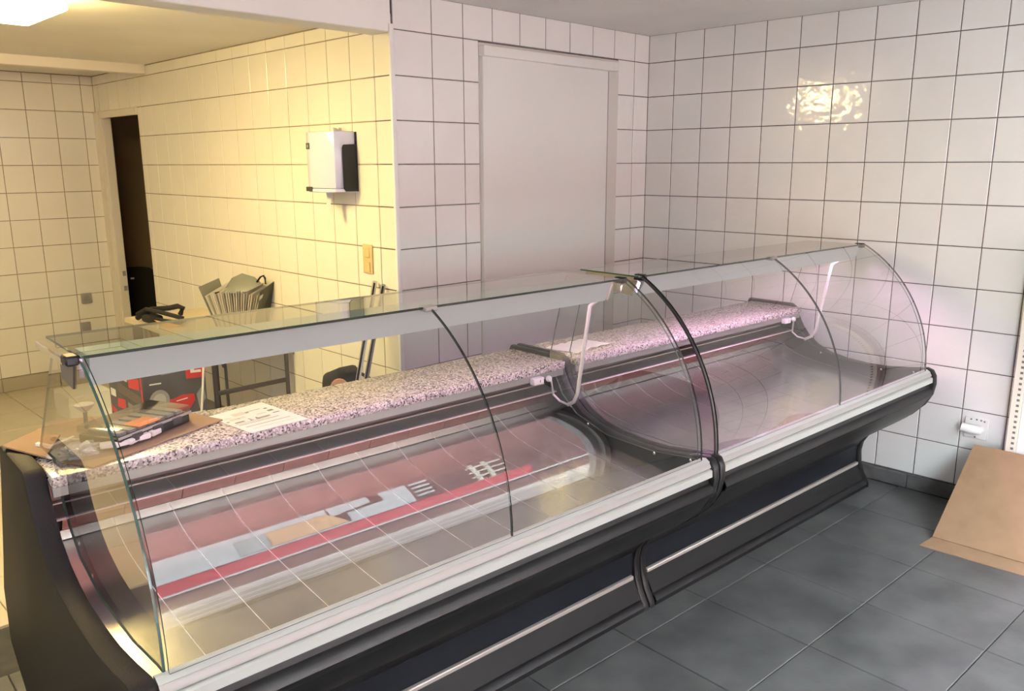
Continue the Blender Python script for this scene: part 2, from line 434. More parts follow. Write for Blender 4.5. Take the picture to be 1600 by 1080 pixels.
# floors (tile grid turned with the counters)
fl = struct(obj('floor', box(LX-.2, .2, FRONT_Y-.2, .14, -.1, -.008), M['floor_grout'], base=(0, 0, 0)))
fl_rot = struct_empty('floor_tiles', (0, 0, 0), TH)
fl_rot.name = 'floor.001'; BASE[fl_rot.name] = Vector((0, 0, 0))
TU = .4325
us = [-1.213+TU*k for k in range(-7, 4)]; vs = [-2.145+TU*k for k in range(-6, 5)]
for i in range(len(us)-1):
    for k in range(len(vs)-1):
        cu, cv = (us[i]+us[i+1])/2, (vs[k]+vs[k+1])/2
        u1 = us[i+1]
        lim = .0-.062*abs(cv)+.0      # stop at the right wall
        w = us[i+1]-us[i]-.003
        x_r = us[i+1]*math.cos(TH)-vs[k]*math.sin(TH)
        p0, p1 = us[i]+.0015, us[i+1]-.0015
        maxu = (-.002+min(vs[k]*math.sin(TH), vs[k+1]*math.sin(TH)))/math.cos(TH)
        p1 = min(p1, maxu)
        if p1-p0 < .02: continue
        me = tile_mesh(p1-p0, TU-.003, .008, M['floor'], 'z')
        place_tile(fl_rot, (p0+p1)/2, cv, -.008+random.uniform(-.0003, 0), me)
fr = struct(obj('floor_rear', box(LX-.2, XW+.2, .14, DEP+.2, -.1, -.008), M['floor_rear_grout'], base=(-3, 2, 0)))
for i in range(0, 9):
    for k in range(0, 9):
        x1 = XW-.012-TU*i; y0 = .144+TU*k; y1 = min(y0+TU, DEP-.002)
        if y1-y0 < .03: continue
        place_tile(fr, x1-TU/2, (y0+y1)/2, -.008, tile_mesh(TU-.004, y1-y0-.004, .008, M['floor_rear'], 'z'))
# skirtings
bs = struct_empty('baseboard_right', (0, -1.5, 0))
for k in range(8):
    y1 = -.02-.4325*k; y0 = y1-.4295
    obj('skirting_tile', box(-.012, .0055, y0, y1, .0, .073, .003, 1), M['skirting'], bs)
bs2 = struct_empty('baseboard_rear', (-3, DEP, 0))
for k in range(9):
    x1 = XW-.02-.4325*k; obj('skirting_tile', box(x1-.4295, x1, DEP-.012, DEP+.0055, 0, .1, .003, 1), M['skirting_rear'], bs2)

# sliding door in the back wall
d1 = struct_empty('door_1', (-.9, 0, 0))
obj('recess', box(-1.43, -.30, -.0005, .0028, 0, 2.272), M['door_recess'], d1)
obj('door_panel', box(-1.425, -.905, -.024, .002, .01, 2.235, .003), M['door_panel'], d1)
obj('door_panel', box(-.925, -.405, -.008, .0035, .01, 2.235, .003), M['door_panel'], d1)
obj('track_rail', box(-1.43, -.352, -.042, .002, 2.205, 2.255, .005, 2), M['door_panel'], d1)
obj('edge_seal', box(-.404, -.396, -.006, .003, .01, 2.205), M['grey_plastic'], d1)

# doorway at the far end of the rear room
d2 = struct_empty('door_2', (XW, 3.3, 0))
obj('door_jamb', prism([(XW-.018, DY1), (XW-.018, DEP-.002), (XW+.012, DEP-.002), (XW+.012, DY1+.0)], 2, 0, DZ+.046, .004), M['cream_paint'], d2)
obj('jamb_lining', box(XW+.0, XW+.065, DY1-.02, DY1+.02, 0, DZ, .004), M['cream_paint'], d2)
obj('door_lintel', box(XW-.016, XW+.012, DY0-.004, DY1, DZ-.005, DZ+.046, .004), M['cream_paint'], d2)
for zz in (.83, .71):
    obj('strike_plate', box(XW+.03, XW+.055, DY1-.023, DY1-.018, zz-.02, zz+.02), M['grey_plastic'], d2)
# dark back room seen through it
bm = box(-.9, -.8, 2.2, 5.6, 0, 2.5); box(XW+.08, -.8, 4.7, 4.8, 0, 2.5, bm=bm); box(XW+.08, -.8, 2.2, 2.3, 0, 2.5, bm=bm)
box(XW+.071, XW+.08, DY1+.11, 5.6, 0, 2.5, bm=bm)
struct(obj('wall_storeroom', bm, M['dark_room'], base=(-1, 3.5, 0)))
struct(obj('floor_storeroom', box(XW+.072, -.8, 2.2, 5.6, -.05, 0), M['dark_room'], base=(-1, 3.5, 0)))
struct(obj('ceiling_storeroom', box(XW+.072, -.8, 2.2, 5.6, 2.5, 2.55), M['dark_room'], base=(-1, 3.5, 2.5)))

# glazed shop front behind the camera and the street beyond it (seen mirrored in the curved glass)
w1 = struct_empty('window_1', (-2.6, FRONT_Y, WZ0))
for x in (WX0+.03, -4.75, WX1-.03):
    obj('mullion', box(x-.03, x+.03, FRONT_Y-.12, FRONT_Y-.05, WZ0, WZ1, .004), M['white_paint'], w1)
for z in (WZ0+.03, WZ1-.025):
    obj('window_rail', box(WX0, WX1, FRONT_Y-.12, FRONT_Y-.05, z-.025, z+.025, .004), M['white_paint'], w1)
for x0, x1 in ((WX0+.06, -4.78), (-4.72, WX1-.06)):
    obj('pane', box(x0, x1, FRONT_Y-.088, FRONT_Y-.082, WZ0+.05, WZ1-.05), M['window_glass'], w1)
struct(obj('pavement', box(-16, 14, -30, FRONT_Y-.2, -.16, -.06), M['street'], base=(0, -8, -.1)))
SV = -9.0
fac = struct_empty('wall_street', (0, SV, 0), TH)
obj('brickwork', box(-9, 12, SV-.3, SV, -.06, 4.7), M['maroon'], fac)
obj('red_band', box(-6, 3.2, SV, SV+.05, .74, 1.34), M['red_panel'], fac)
obj('ledge', box(-6, 6, SV, SV+.10, .63, .735, .004), M['white_paint'], fac)
def fp(pts, m, name, d=.03): return obj(name, prism(pts, 1, SV+.002, SV+d), m, fac)
fp([(-4, 1.38), (1.3, 1.38), (1.3, 1.47), (-.98, 1.47), (-.98, 2.36), (.17, 2.36), (.17, 2.66), (-4, 2.66)], M['street_white'], 'white_panel')
fp([(.40, 1.475), (1.3, 1.475), (1.3, 2.64), (.92, 2.64), (.92, 2.10), (.40, 2.05)], M['street_white'], 'white_panel')
fp([(-.97, 1.50), (-.61, 1.50), (-.61, 2.34), (-.97, 2.34)], M['grey_print'], 'window_pane')
fp([(-.60, 1.50), (.36, 1.50), (.15, 2.34), (-.60, 2.34)], M['wood_panel'], 'wooden_board')
fp([(.20, 2.08), (.74, 2.24), (.74, 2.66), (.20, 2.66)], M['street_white'], 'poster')
for k in range(4): fp([(1.36, 1.62+.28*k), (1.62, 1.62+.28*k), (1.62, 1.75+.28*k), (1.36, 1.75+.28*k)], M['street_white'], 'louvre')
for k in range(4): fp([(2.25, 1.25+.36*k), (2.85, 1.25+.36*k), (2.85, 1.36+.36*k), (2.25, 1.36+.36*k)], M['cream_paint'], 'lattice_bar')
for k in range(2): fp([(2.32+.22*k, 1.2), (2.38+.22*k, 1.2), (2.38+.22*k, 2.6), (2.32+.22*k, 2.6)], M['cream_paint'], 'lattice_bar', .045)
for (u0, u1, v0, v1) in ((-2.6, -1.5, -8.75, -8.35), (-1.2, 1.3, -8.75, -8.35), (-3.0, 1.0, -7.3, -7.0), (-3.2, .6, -6.25, -6.02), (-3.3, .2, -5.55, -5.38), (1.6, 2.5, -8.6, -8.2), (1.5, 2.3, -7.3, -7.05), (1.2, 2.0, -6.3, -6.1)):
    obj('road_marking', box(u0, u1, v0, v1, -.0598, -.056), M['street_white'], fac)

# ------------------------------------------------------------------ display counters
PROF_TOP = [(-.84, .925), (-1.10, .925), (-1.125, .908), (-1.145, .86), (-1.172, .81), (-1.212, .762), (-1.267, .722), (-1.34, .692), (-1.43, .674),
            (-1.55, .666), (-1.65, .668), (-1.76, .682), (-1.845, .697), (-1.872, .688), (-1.887, .662), (-1.891, .62), (-1.881, .565), (-1.853, .51),
            (-1.793, .444), (-1.722, .388), (-1.64, .332), (-1.588, .285), (-1.562, .24), (-1.553, .19), (-1.558, .13), (-1.577, .07), (-1.606, .02), (-1.608, 0)]
PROF_BACK = [(-.72, 0), (-.70, .06), (-.53, .18), (-.55, .38), (-.63, .52), (-.78, .80)]
CVc, CZc, CR = -1.186, .69, .664
def arc(n=22, r=CR, a0=PI, a1=math.radians(118.2)):
    return [(CVc+r*math.cos(a0+(a1-a0)*k/n), CZc+r*math.sin(a0+(a1-a0)*k/n)) for k in range(n+1)]
def curved_pane(u0, u1, parent):
    t = .007; bm = strip(arc(26), t, 0, u0, u1)
    for f in bm.faces:
        f.material_index = 0
        if abs(f.normal.x) > .9: f.material_index = 1
        elif len(f.verts) == 4:
            c = f.calc_center_median()
            d = math.hypot(c.y-CVc, c.z-CZc)
            if abs(d-CR) > .0008 and abs(d-CR-t) > .0008 and abs(d-CR+t) > .0008: f.material_index = 1
        f.smooth = True
    o = obj('curved_glass', bm, [M['glass'], M['glass_edge']], parent, sm=False)
    return smooth(o, 30)
def end_pane(u, parent, wide=False):
    a = arc(20, CR-.008)
    pts = [(-1.205, 1.262), (-1.12, .935), (-1.15, .86), (-1.19, .79), (-1.27, .725), (-1.43, .677), (-1.65, .671), (-1.80, .688)]+a
    if wide: pts[:2] = [(-1.262, 1.262), (-.985, .945), (-1.12, .945)]
    bm = prism(pts, 0, u-.003, u+.003)
    for f in bm.faces: f.material_index = 0 if abs(f.normal.x) > .9 else 1
    return obj('end_glass', bm, [M['glass'], M['glass_edge_light']], parent, sm=False)
DECK = [(-1.088, .704), (-1.10, .6965), (-1.12, .685), (-1.15, .6705), (-1.19, .6575), (-1.24, .647), (-1.30, .6375), (-1.38, .6263), (-1.48, .6145), (-1.60, .6025), (-1.835, .584)]
PW = .1572
def counter(ui0, ui1, base, label, left_panel, right_panel, seam, tube_u):
    """ui0..ui1 inside width; panels (outer, inner)"""
    t = thing('display_counter', base, label, 'display counter', 'curved glass display counters', TH)
    gl0 = ui0+.026 if ui0 < -3 else ui0-.008
    # carcass
    obj('carcass', prism([(-1.0, .62), (-1.50, .60), (-1.50, .02), (-.74, .02), (-.64, .30), (-.70, .62)], 0, ui0-.01, ui1+.01), M['charcoal'], t)
    obj('worktop', box(ui0, ui1+.002, -1.17, -.858, .882, .912, .003, 2), M['granite'], t)
    obj('apron', box(ui0, ui1, -1.162, -1.152, .856, .8815), M['steel_apron'], t)
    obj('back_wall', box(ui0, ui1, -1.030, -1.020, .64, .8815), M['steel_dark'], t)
    obj('underlay', strip([(v, z-.0014) for v, z in DECK], .0005, 0, ui0, ui1), M['joint'], t)
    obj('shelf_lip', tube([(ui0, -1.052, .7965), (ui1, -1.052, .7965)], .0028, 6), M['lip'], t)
    obj('shelf_underlay', prism([(-1.121, .774), (-1.121, .777), (-1.04, .7915), (-1.04, .789)], 0, ui0, ui1), M['joint'], t)
    obj('riser_strip', prism([(-1.108, .741), (-1.100, .741), (-1.083, .708), (-1.091, .708)], 0, ui0, ui1), M['bright_steel'], t)
    obj('gap_back', prism([(-1.116, .774), (-1.106, .774), (-1.066, .69), (-1.076, .69)], 0, ui0, ui1), M['seal'], t)
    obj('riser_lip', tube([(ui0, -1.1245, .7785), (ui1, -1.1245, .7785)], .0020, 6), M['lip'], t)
    obj('back_cabinet', box(ui0, ui1, -1.018, -.87, .60, .8815), M['charcoal'], t)
    # shelf and deck plates, one by one
    n = int(math.ceil((ui1-ui0)/PW))
    for k in range(n):
        a = ui0+PW*k+.0013; b2 = min(ui0+PW*(k+1), ui1)-.0013
        if b2-a < .02: continue
        obj('grille_plate', strip([(-1.035, .796), (-1.122, .780)], -.003, 0, a, b2), M['steel_plate'], t)
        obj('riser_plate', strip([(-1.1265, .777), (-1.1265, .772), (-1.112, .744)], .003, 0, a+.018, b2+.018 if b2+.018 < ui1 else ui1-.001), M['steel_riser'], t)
        obj('deck_plate', strip(DECK, .0012, 0, a, b2), M['steel'], t)
    # front
    rail = [(-1.838, .575), (-1.838, .690), (-1.852, .692), (-1.868, .682), (-1.868, .575)]
    obj('front_rail', prism(rail, 0, ui0, ui1), M['rail'], t)
    obj('rail_band', prism([(-1.869, .681), (-1.877, .668), (-1.877, .663), (-1.869, .660)], 0, ui0, ui1-.004), M['rail_mid'], t)
    obj('rail_front', prism([(-1.869, .659), (-1.879, .658), (-1.884, .654), (-1.885, .632), (-1.869, .630)], 0, ui0, ui1-.004), M['rail'], t)
    clad = [(-1.862, .628), (-1.868, .604), (-1.874, .599), (-1.884, .590), (-1.889, .577), (-1.884, .564), (-1.873, .556), (-1.868, .548), (-1.84, .50), (-1.78, .437), (-1.71, .381),
            (-1.63, .326), (-1.58, .282), (-1.553, .245), (-1.545, .23)]
    obj('front_cladding', strip(clad, -.004, 0, ui0, ui1), M['clad'], t)
    obj('recess_panel', box(ui0, ui1, -1.545, -1.535, .125, .30), M['navy'], t)
    obj('trim_strip', box(ui0, ui1-.01, -1.562, -1.545, .120, .137, .003, 1), M['strip_metal'], t)
    obj('kick_panel', prism([(-1.550, .120), (-1.590, .045), (-1.575, .045), (-1.535, .120)], 0, ui0, ui1), M['kick'], t)
    obj('base_bumper', prism([(-1.580, .043), (-1.600, .036), (-1.610, .02), (-1.606, .0), (-1.55, 0), (-1.55, .043)], 0, ui0, ui1), M['black'], t)
    # end panels
    for (a, b2, left) in ((left_panel[0], left_panel[1], True), (right_panel[0], right_panel[1], False)):
        sp = obj('end_panel', prism(PROF_TOP+PROF_BACK, 0, a, b2, .009, 2), M['endpanel'] if left_panel[1]-left_panel[0] > .05 and left else M['black'], t)
        face = b2 if left else a; sgn = 1 if left else -1
        for (v, z) in ((-1.205, .742), (-1.30, .688), (-1.63, .655), (-1.79, .672)):
            obj('screw', lathe((face, v, z-.006), [(.006, 0), (.006, .002), (.0035, .004)], (sgn, 0, 0), 10), M['screw'], sp)
    # glass
    curved_pane(gl0, seam-.0015, t); curved_pane(seam+.0015, ui1-.028, t)
    end_pane(ui0+.0205 if ui0 < -3 else ui0+.006, t, ui0 < -3); end_pane(ui1-.033, t)
    obj('clip', box(seam-.022, seam+.022, -1.512, -1.478, 1.268, 1.283, .003, 1), M['grey_plastic'], t)
    bm = box(gl0-.006 if ui0 < -3 else ui0-.03, ui1-.045, -1.497, -1.205, 1.2755, 1.2815)
    for f in bm.faces: f.material_index = 0 if abs(f.normal.z) > .9 else 1
    obj('top_glass', bm, [M['glass_top'], M['glass_edge_light']], t, sm=False)
    h0, h1 = tube_u
    hz = 1.200
    prof = [(-1.478, 1.274), (-1.472, 1.252), (-1.446, hz), (-1.438, hz), (-1.454, 1.246), (-1.43, 1.262), (-1.375, 1.262), (-1.376, 1.206), (-1.370, 1.206), (-1.362, 1.274)]
    lh = obj('lamp_housing', prism(prof, 0, h0, h1), M['hous'], t)
    tb = obj('lamp_tube', tube([(h0+.03, -1.405, 1.224), (h1-.03, -1.405, 1.224)], .013, 12), M['tube'] if ui0 > -3 else M['tube_dim'], lh)
    obj('added_tube_shield', box(h0+.01, h1-.01, -1.412, -1.396, 1.2015, 1.2035), M['hous'], lh)  # hidden strip added to keep the tube's reflection off the deck
    for u in (h0+.018, h1-.018):
        obj('lamp_socket', box(u-.012, u+.012, -1.422, -1.388, 1.206, 1.262, .003), M['white_plastic'], lh)
    # hinge bars on top of the end panes
    for u in (ui0+.004, ui1-.033):
        hb = obj('hinge_bar', box(u-.011, u+.011, -1.455, -1.215, 1.256, 1.275, .003, 1), M['chrome'] if u < -3 else M['beige_metal'], t)
        obj('hinge_cap', box(u-.014, u+.014, -1.500, -1.455, 1.262, 1.284, .004, 1), M['black'], hb)
        s = -1 if u > (ui0+ui1)/2 else 1
        obj('lamp_bracket', prism([(-1.455, 1.256), (-1.43, 1.195), (-1.34, 1.205), (-1.34, 1.256)], 0, u+s*.010, u+s*.014), M['beige_metal'] if u > -3 else M['bracket_dark'], hb)
    # lamp cable at the right end, white conduit and plug box under the worktop
    e = ui1-.048
    tube_path = [(e-.005, -1.400, 1.20), (e-.003, -1.348, 1.165), (e, -1.315, .98), (e+.002, -1.285, .81), (e+.006, -1.262, .772), (e+.012, -1.225, .752)]
    cb = obj('lamp_conduit', tube(tube_path, .0075, 8), M['white_plastic'], t)
    pth = [(e+.012, -1.225, .752), (e+.016, -1.175, .756), (e+.004, -1.150, .78), (e-.012, -1.160, .815), (e-.03, -1.172, .845), (e-.055, -1.176, .862)]
    obj('cable', tube(pth, .0045, 8), M['white_plastic'], cb)
    obj('plug_knob', lathe((e-.055, -1.180, .862), [(.012, 0), (.013, .006), (.009, .014)], (0, -1, 0), 12), M['white_plastic'], t)
    pl = obj('plug_box', box(e-.135, e-.080, -1.186, -1.160, .846, .874, .003, 1), M['white_plastic'], t)
    obj('print_mark', box(e-.104, e-.100, -1.1866, -1.186, .855, .866), M['ink'], pl)
    return t
c1 = counter(-3.748, -1.906, (-2.83, -1.2, 0), 'nearer black display counter with curved glass, cardboard and tools lying on its granite worktop',
             (-3.802, -3.750), (-1.905, -1.871), -2.802, (-3.705, -1.985))
c2 = counter(-1.832, -.078, (-.95, -1.2, 0), 'farther black display counter with curved glass, its right end against the white tiled wall',
             (-1.868, -1.834), (-.077, -.035), -.962, (-1.80, -.085))
# black gasket on the joint edge of the second counter's glass
obj('gasket', tube([(-1.848, v, z) for v, z in arc(24, CR+.001)], .006, 6, up=(1, 0, 0)), M['seal'], c2)

# ------------------------------------------------------------------ things on the worktop
WT = .9125
bm = poly3([(-3.69, -1.103, WT+.0015), (-3.652, -1.175, WT+.0015), (-3.235, -1.005, WT+.0015), (-3.31, -.79, WT+.0015), (-3.62, -.66, WT+.0015), (-3.66, -.71, WT+.0015)], .004)
poly3([(-3.69, -1.103, WT+.0015), (-3.66, -.71, WT+.0015), (-3.803, -.890, WT+.022)][::-1], -.004, bm)
o = obj('cardboard_sheet', bm, M['cardboard'], base=(-3.5, -.95, WT+.0015), rot=TH)
tag(o, 'flat brown cardboard sheet under the parts case on the granite worktop', 'cardboard')
pr = bmesh.new()
for k, (u, w) in enumerate(((-3.66, .010), (-3.646, .006), (-3.634, .012), (-3.61, .012), (-3.594, .016), (-3.574, .008))):
    box(u, u+w, -.80+.012*k*.2, -.786+.012*k*.2, WT+.0072, WT+.0076, bm=pr)
obj('print_mark', pr, M['cardboard_edge'], o)
# organizer case
c = Vector((-3.475, -.965)); ang = math.atan2(.115, .225)
def R2(x, y): return (c.x+x*math.cos(ang)-y*math.sin(ang), c.y+x*math.sin(ang)+y*math.cos(ang))
def rbox(x0, x1, y0, y1, z0, z1, bev=0, segs=1, bm=None):
    b2 = box(x0, x1, y0, y1, z0, z1, bev, segs)
    for v in b2.verts:
        p = R2(v.co.x, v.co.y); v.co.x, v.co.y = p
    return join(bm, b2)
zc = WT+.008
case = thing('parts_case', (c.x, c.y, zc), 'parts organizer case with clear lid and black tray on the cardboard sheet', 'case', rot=TH)
obj('tray', rbox(-.135, .135, -.075, .075, zc, zc+.030, .006, 2), M['black'], case)
ld = obj('lid', rbox(-.138, .138, -.078, .078, zc+.0305, zc+.055, .006, 2), M['clear_plastic'], case)
obj('lid_rim', rbox(-.139, .139, -.0795, -.0775, zc+.028, zc+.036, .001), M['grey_plastic'], ld)
bm = bmesh.new()
for k in range(7): rbox(-.118+.036*k, -.094+.036*k, -.06, .055, zc+.0312, zc+.036+.006*random.random(), 0, 1, bm)
obj('contents', bm, M['grey_print'], case)
obj('orange_insert', rbox(-.05, .03, -.065, .0, zc+.0375, zc+.040), M['orange'], case)
for x in (-.075, .0, .075):
    obj('latch', rbox(x-.018, x+.018, -.086, -.0785, zc+.012, zc+.032, .002), M['charcoal'], case)
# yellow cutter
yk = thing('utility_knife', (-3.335, -.915, WT+.02), 'yellow utility knife beside the parts case', 'knife', rot=TH)
obj('handle', tube([(-3.375, -.885, WT+.033), (-3.35, -.905, WT+.030), (-3.318, -.935, WT+.026)], [.009, .012, .008], 8, flat=.6), M['yellow'], yk)
obj('grip', tube([(-3.365, -.915, WT+.028), (-3.34, -.930, WT+.026), (-3.325, -.95, WT+.025)], [.006, .008, .005], 8, flat=.6), M['black'], yk)
# small white blocks
BLK = ['white plastic block second from the left in the row before the case', 'white plastic block in the middle of the row before the case', 'white plastic block second from the right before the case', 'white plastic block at the right end of the row', 'white plastic block at the left end of the row, by the plastic bag']
for k, (u, v, a) in enumerate(((-3.555, -1.078, .3), (-3.522, -1.072, .7), (-3.488, -1.060, .2), (-3.450, -1.040, .6), (-3.585, -1.070, -.2))):
    bm = box(-.019, .019, -.012, .012, 0, .016, .003, 1)
    bmesh.ops.rotate(bm, cent=(0, 0, 0), matrix=Matrix.Rotation(a, 3, 'Z'), verts=bm.verts); bmesh.ops.translate(bm, vec=(u, v, WT+.0145), verts=bm.verts)
    o = obj('plastic_block', bm, M['white_plastic'], base=(u, v, WT+.0145), rot=TH)
    tag(o, BLK[k], 'block', 'small white blocks on the cardboard')
# bag of fittings: crumpled clear bag with bits inside
bg_t = thing('bag_of_fittings', (-3.664, -1.062, WT+.008), 'crumpled clear plastic bag of small metal fittings on the cardboard', 'bag', rot=TH)
bm = bmesh.new(); bmesh.ops.create_icosphere(bm, subdivisions=4, radius=1)
for v in bm.verts:
    h = 1+.22*math.sin(9*v.co.x+3*v.co.y)+.16*math.sin(13*v.co.y-5*v.co.z)+.14*random.uniform(-1, 1)
    a = v.co.copy(); x, y = a.x*.058*h, a.y*.040*h
    v.co = Vector((-3.664+x*.94-y*.25, -1.062+x*.25+y*.94, WT+.0125+max(0, a.z)*.026*h))
obj('bag_film', bm, M['bag_plastic'], bg_t, sm=False)
bm = bmesh.new()
for k in range(70):
    x, y = random.gauss(0, .019), random.gauss(0, .013)
    tube([(-3.664+x, -1.062+y, WT+.016+random.random()*.010), (-3.664+x+random.uniform(-.012, .012), -1.062+y+random.uniform(-.012, .012), WT+.016+random.random()*.012)], .003, 5, bm=bm)
f = obj('fittings', bm, M['chrome'], bg_t); f['kind'] = 'stuff'
o = obj('bag_flap', poly3([(-3.65, -1.045, WT+.026), (-3.615, -1.085, WT+.022), (-3.625, -1.03, WT+.036)], .0008), M['bag_plastic'], bg_t)
# wrench and white bracket
wr_ = thing('wrench', (-3.63, -.945, WT+.011), 'thin steel wrench with a black ring end by the plastic bag', 'wrench', rot=TH)
obj('shaft', tube([(-3.665, -.905, WT+.017), (-3.60, -.985, WT+.017)], .005, 6, flat=.7), M['pocket'], wr_)
bm = bmesh.new()
ring = [(-3.672+.011*math.cos(a), -.897+.011*math.sin(a), WT+.017) for a in [k*PI/8 for k in range(3, 17)]]
obj('ring_end', tube(ring, .0035, 6), M['black'], wr_)
o = obj('shelf_bracket', prism([(-3.728, -.915), (-3.700, -.975), (-3.628, -.925), (-3.632, -.912), (-3.697, -.955), (-3.718, -.905)], 2, WT+.0135, WT+.021), M['white_plastic'], base=(-3.69, -.94, WT+.011), rot=TH)
tag(o, 'white angled shelf bracket lying at the left end of the cardboard', 'bracket')
FX, FY = -3.575, -.835
ft = thing('adjustable_foot', (FX, FY, WT+.011), 'small cone-topped adjustable foot standing behind the parts case', 'foot', rot=TH)
obj('stem', lathe((FX, FY, WT+.0115), [(.006, 0), (.006, .05)], seg=12), M['bracket_dark'], ft)
obj('cone', lathe((FX, FY, WT+.0615), [(.006, 0), (.026, .018), (.027, .024), (.0, .025)], seg=18), M['pocket'], ft)
# instruction sheet
def sheet(c0, c1, c2_, c3, z): return [(*c0, z), (*c1, z), (*c2_, z), (*c3, z)]
Q = [(-3.037, -1.168), (-3.215, -1.168), (-3.245, -.985), (-3.064, -.892)]
Q = [Vector((-3.030, -1.166)), Vector((-3.222, -1.178)), Vector((-3.255, -.935)), Vector((-3.058, -.895))]
ins = obj('instruction_sheet', poly3([(*Q[0], WT+.0006), (*Q[3], WT+.0006), (*Q[2], WT+.0006), (*Q[1], WT+.0006)][::-1] if False else [(*Q[0], WT+.0006), (*Q[3], WT+.0006), (*Q[2], WT+.0006), (*Q[1], WT+.0006)], .0008), M['paper'], base=(-3.14, -1.05, WT+.0005), rot=TH)
tag(ins, 'white instruction sheet with grey part drawings beside the cardboard', 'paper')
def qp(s, t): # s along front edge (from right to left), t from front to back
    a = Q[0].lerp(Q[1], s); b = Q[3].lerp(Q[2], s); return a.lerp(b, t)
def qprint(cells, m, name):
    bm = bmesh.new()
    for (s0, s1, t0, t1) in cells:
        pts = [qp(s0, t0), qp(s1, t0), qp(s1, t1), qp(s0, t1)]
        poly3([(p.x, p.y, WT+.0016) for p in pts], .0003, bm)
    return obj(name, bm, m, ins)
qprint([(.12, .9, .235, .25), (.22, .93, .355, .37), (.35, .95, .41, .42), (.30, .55, .44, .48), (.08, .2, .5, .53), (.5, .53, .43, .52), (.60, .66, .44, .46), (.62, .64, .44, .54), (.74, .90, .46, .50),
        (.1, .2, .60, .66), (.12, .18, .72, .76), (.72, .76, .60, .62), (.45, .5, .74, .79), (.22, .45, .775, .79), (.92, .97, .57, .60)], M['ink'], 'line_drawing')
qprint([(.5, .72, .72, .84), (.25, .42, .58, .62), (.62, .88, .60, .66), (.8, .92, .70, .73)], M['ink_light'], 'shaded_drawing')
qprint([(.10+.045*k, .135+.045*k, .12, .145) for k in range(17)], M['ink_light'], 'text_line')
# sheet on the second counter
bm = bmesh.new()
N = 14; P0, P1, P2, P3 = Vector((-1.802, -.955)), Vector((-1.775, -1.115)), Vector((-1.528, -1.105)), Vector((-1.557, -.942))
g = []
for i in range(N+1):
    row = []
    for k in range(5):
        p = P0.lerp(P1, k/4).lerp(P3.lerp(P2, k/4), i/N)
        z = WT+.002+.006*abs(math.sin(i*.9))*(1 if k in (0, 4) else .35)+(.006 if k == 4 and i > 3 else 0)
        row.append(bm.verts.new((p.x, p.y, z)))
    g.append(row)
for i in range(N):
    for k in range(4): bm.faces.new((g[i][k], g[i][k+1], g[i+1][k+1], g[i+1][k]))
ext = bmesh.ops.extrude_face_region(bm, geom=list(bm.faces)); bmesh.ops.translate(bm, vec=(0, 0, .0008), verts=[v for v in ext['geom'] if isinstance(v, bmesh.types.BMVert)])
bmesh.ops.recalc_face_normals(bm, faces=bm.faces)
o = obj('paper_sheet', bm, M['paper'], base=(-1.66, -1.03, WT), rot=TH)
tag(o, 'rumpled white paper sheet on the worktop of the farther counter', 'paper')

# ------------------------------------------------------------------ rear room things
lamp = thing('ceiling_lamp', (-3.53, .58, RCZ), 'bright warm square ceiling lamp in the rear room', 'lamp')
obj('frame', box(-3.86, -3.205, .325, .84, RCZ-.014, RCZ-.0005, .003), M['white_paint'], lamp)
obj('diffuser', box(-3.85, -3.215, .335, .83, 2.250, RCZ-.0145, .006), M['lamp'], lamp)
sl = thing('added_fill_light', (-5.45, -1.6, CZ), 'added neutral white fill light under the front shop ceiling, out of view', 'lamp')  # unseen light added as neutral fill for the front room
obj('frame', box(-5.77, -5.13, -2.32, -.88, CZ-.05, CZ-.0005, .004), M['white_paint'], sl)
obj('diffuser', box(-5.75, -5.15, -2.30, -.90, CZ-.062, CZ-.0502, .003), M['added_fill'], sl)
# paper towel dispenser
pd = thing('paper_towel_dispenser', (XW, .44, 1.55), 'white and black paper towel dispenser on the yellow-lit tiled wall', 'dispenser')
X = XW-.001
cov = [(X-.0, .31), (X-.06, .308), (X-.115, .325), (X-.135, .365), (X-.14, .42), (X-.14, .50), (X-.132, .545), (X-.11, .565), (X, .565)]
obj('cover', prism(cov, 2, 1.565, 1.838, .006, 2), M['dispenser_white'], pd)
obj('base_tray', prism([(a, b) for a, b in cov], 2, 1.545, 1.564, .004, 1), M['dispenser_white'], pd)
sd = [(X-.004, 1.55), (X-.070, 1.55), (X-.082, 1.565), (X-.082, 1.76), (X-.074, 1.775), (X-.004, 1.778)]
obj('side_panel', prism(sd, 1, .3015, .309, .002), M['black'], pd)
bk = obj('back_plate', box(X-.006, X, .300, .575, 1.55, 1.836), M['black'], pd)
obj('viewing_slot', box(X-.1425, X-.12, .497, .555, 1.549, 1.572, .002), M['file_dark'], pd)
lb = obj('badge', box(X-.1415, X-.139, .505, .535, 1.755, 1.785), M['box_dark'], pd)
obj('badge_mark', box(X-.1422, X-.1415, .515, .526, 1.762, 1.778), M['grey_print'], lb)
bm = bmesh.new()
pts = [(0, 0), (.003, -.03), (-.004, -.06), (.006, -.095), (.0, -.11)]
g = [[bm.verts.new((X-.075+dx-abs(s)*.006, .44+s*(.026-.006*i*.6)+.006*math.sin(i), 1.546+dz)) for s in (-1, -.4, .3, 1)] for i, (dx, dz) in enumerate(pts)]
for i in range(4):
    for k in range(3): bm.faces.new((g[i][k], g[i][k+1], g[i+1][k+1], g[i+1][k]))
ext = bmesh.ops.extrude_face_region(bm, geom=list(bm.faces)); bmesh.ops.translate(bm, vec=(-.0015, 0, 0), verts=[v for v in ext['geom'] if isinstance(v, bmesh.types.BMVert)])
obj('paper_towel', fin(bm), M['paper'], pd)
bm = bmesh.new()
for k in range(5): tube([(X-.06+.012*k, .40+.006*k, 1.838), (X-.062+.012*k, .405+.01*random.random(), 1.852+.006*random.random())], [.008, .004], 6, bm=bm)
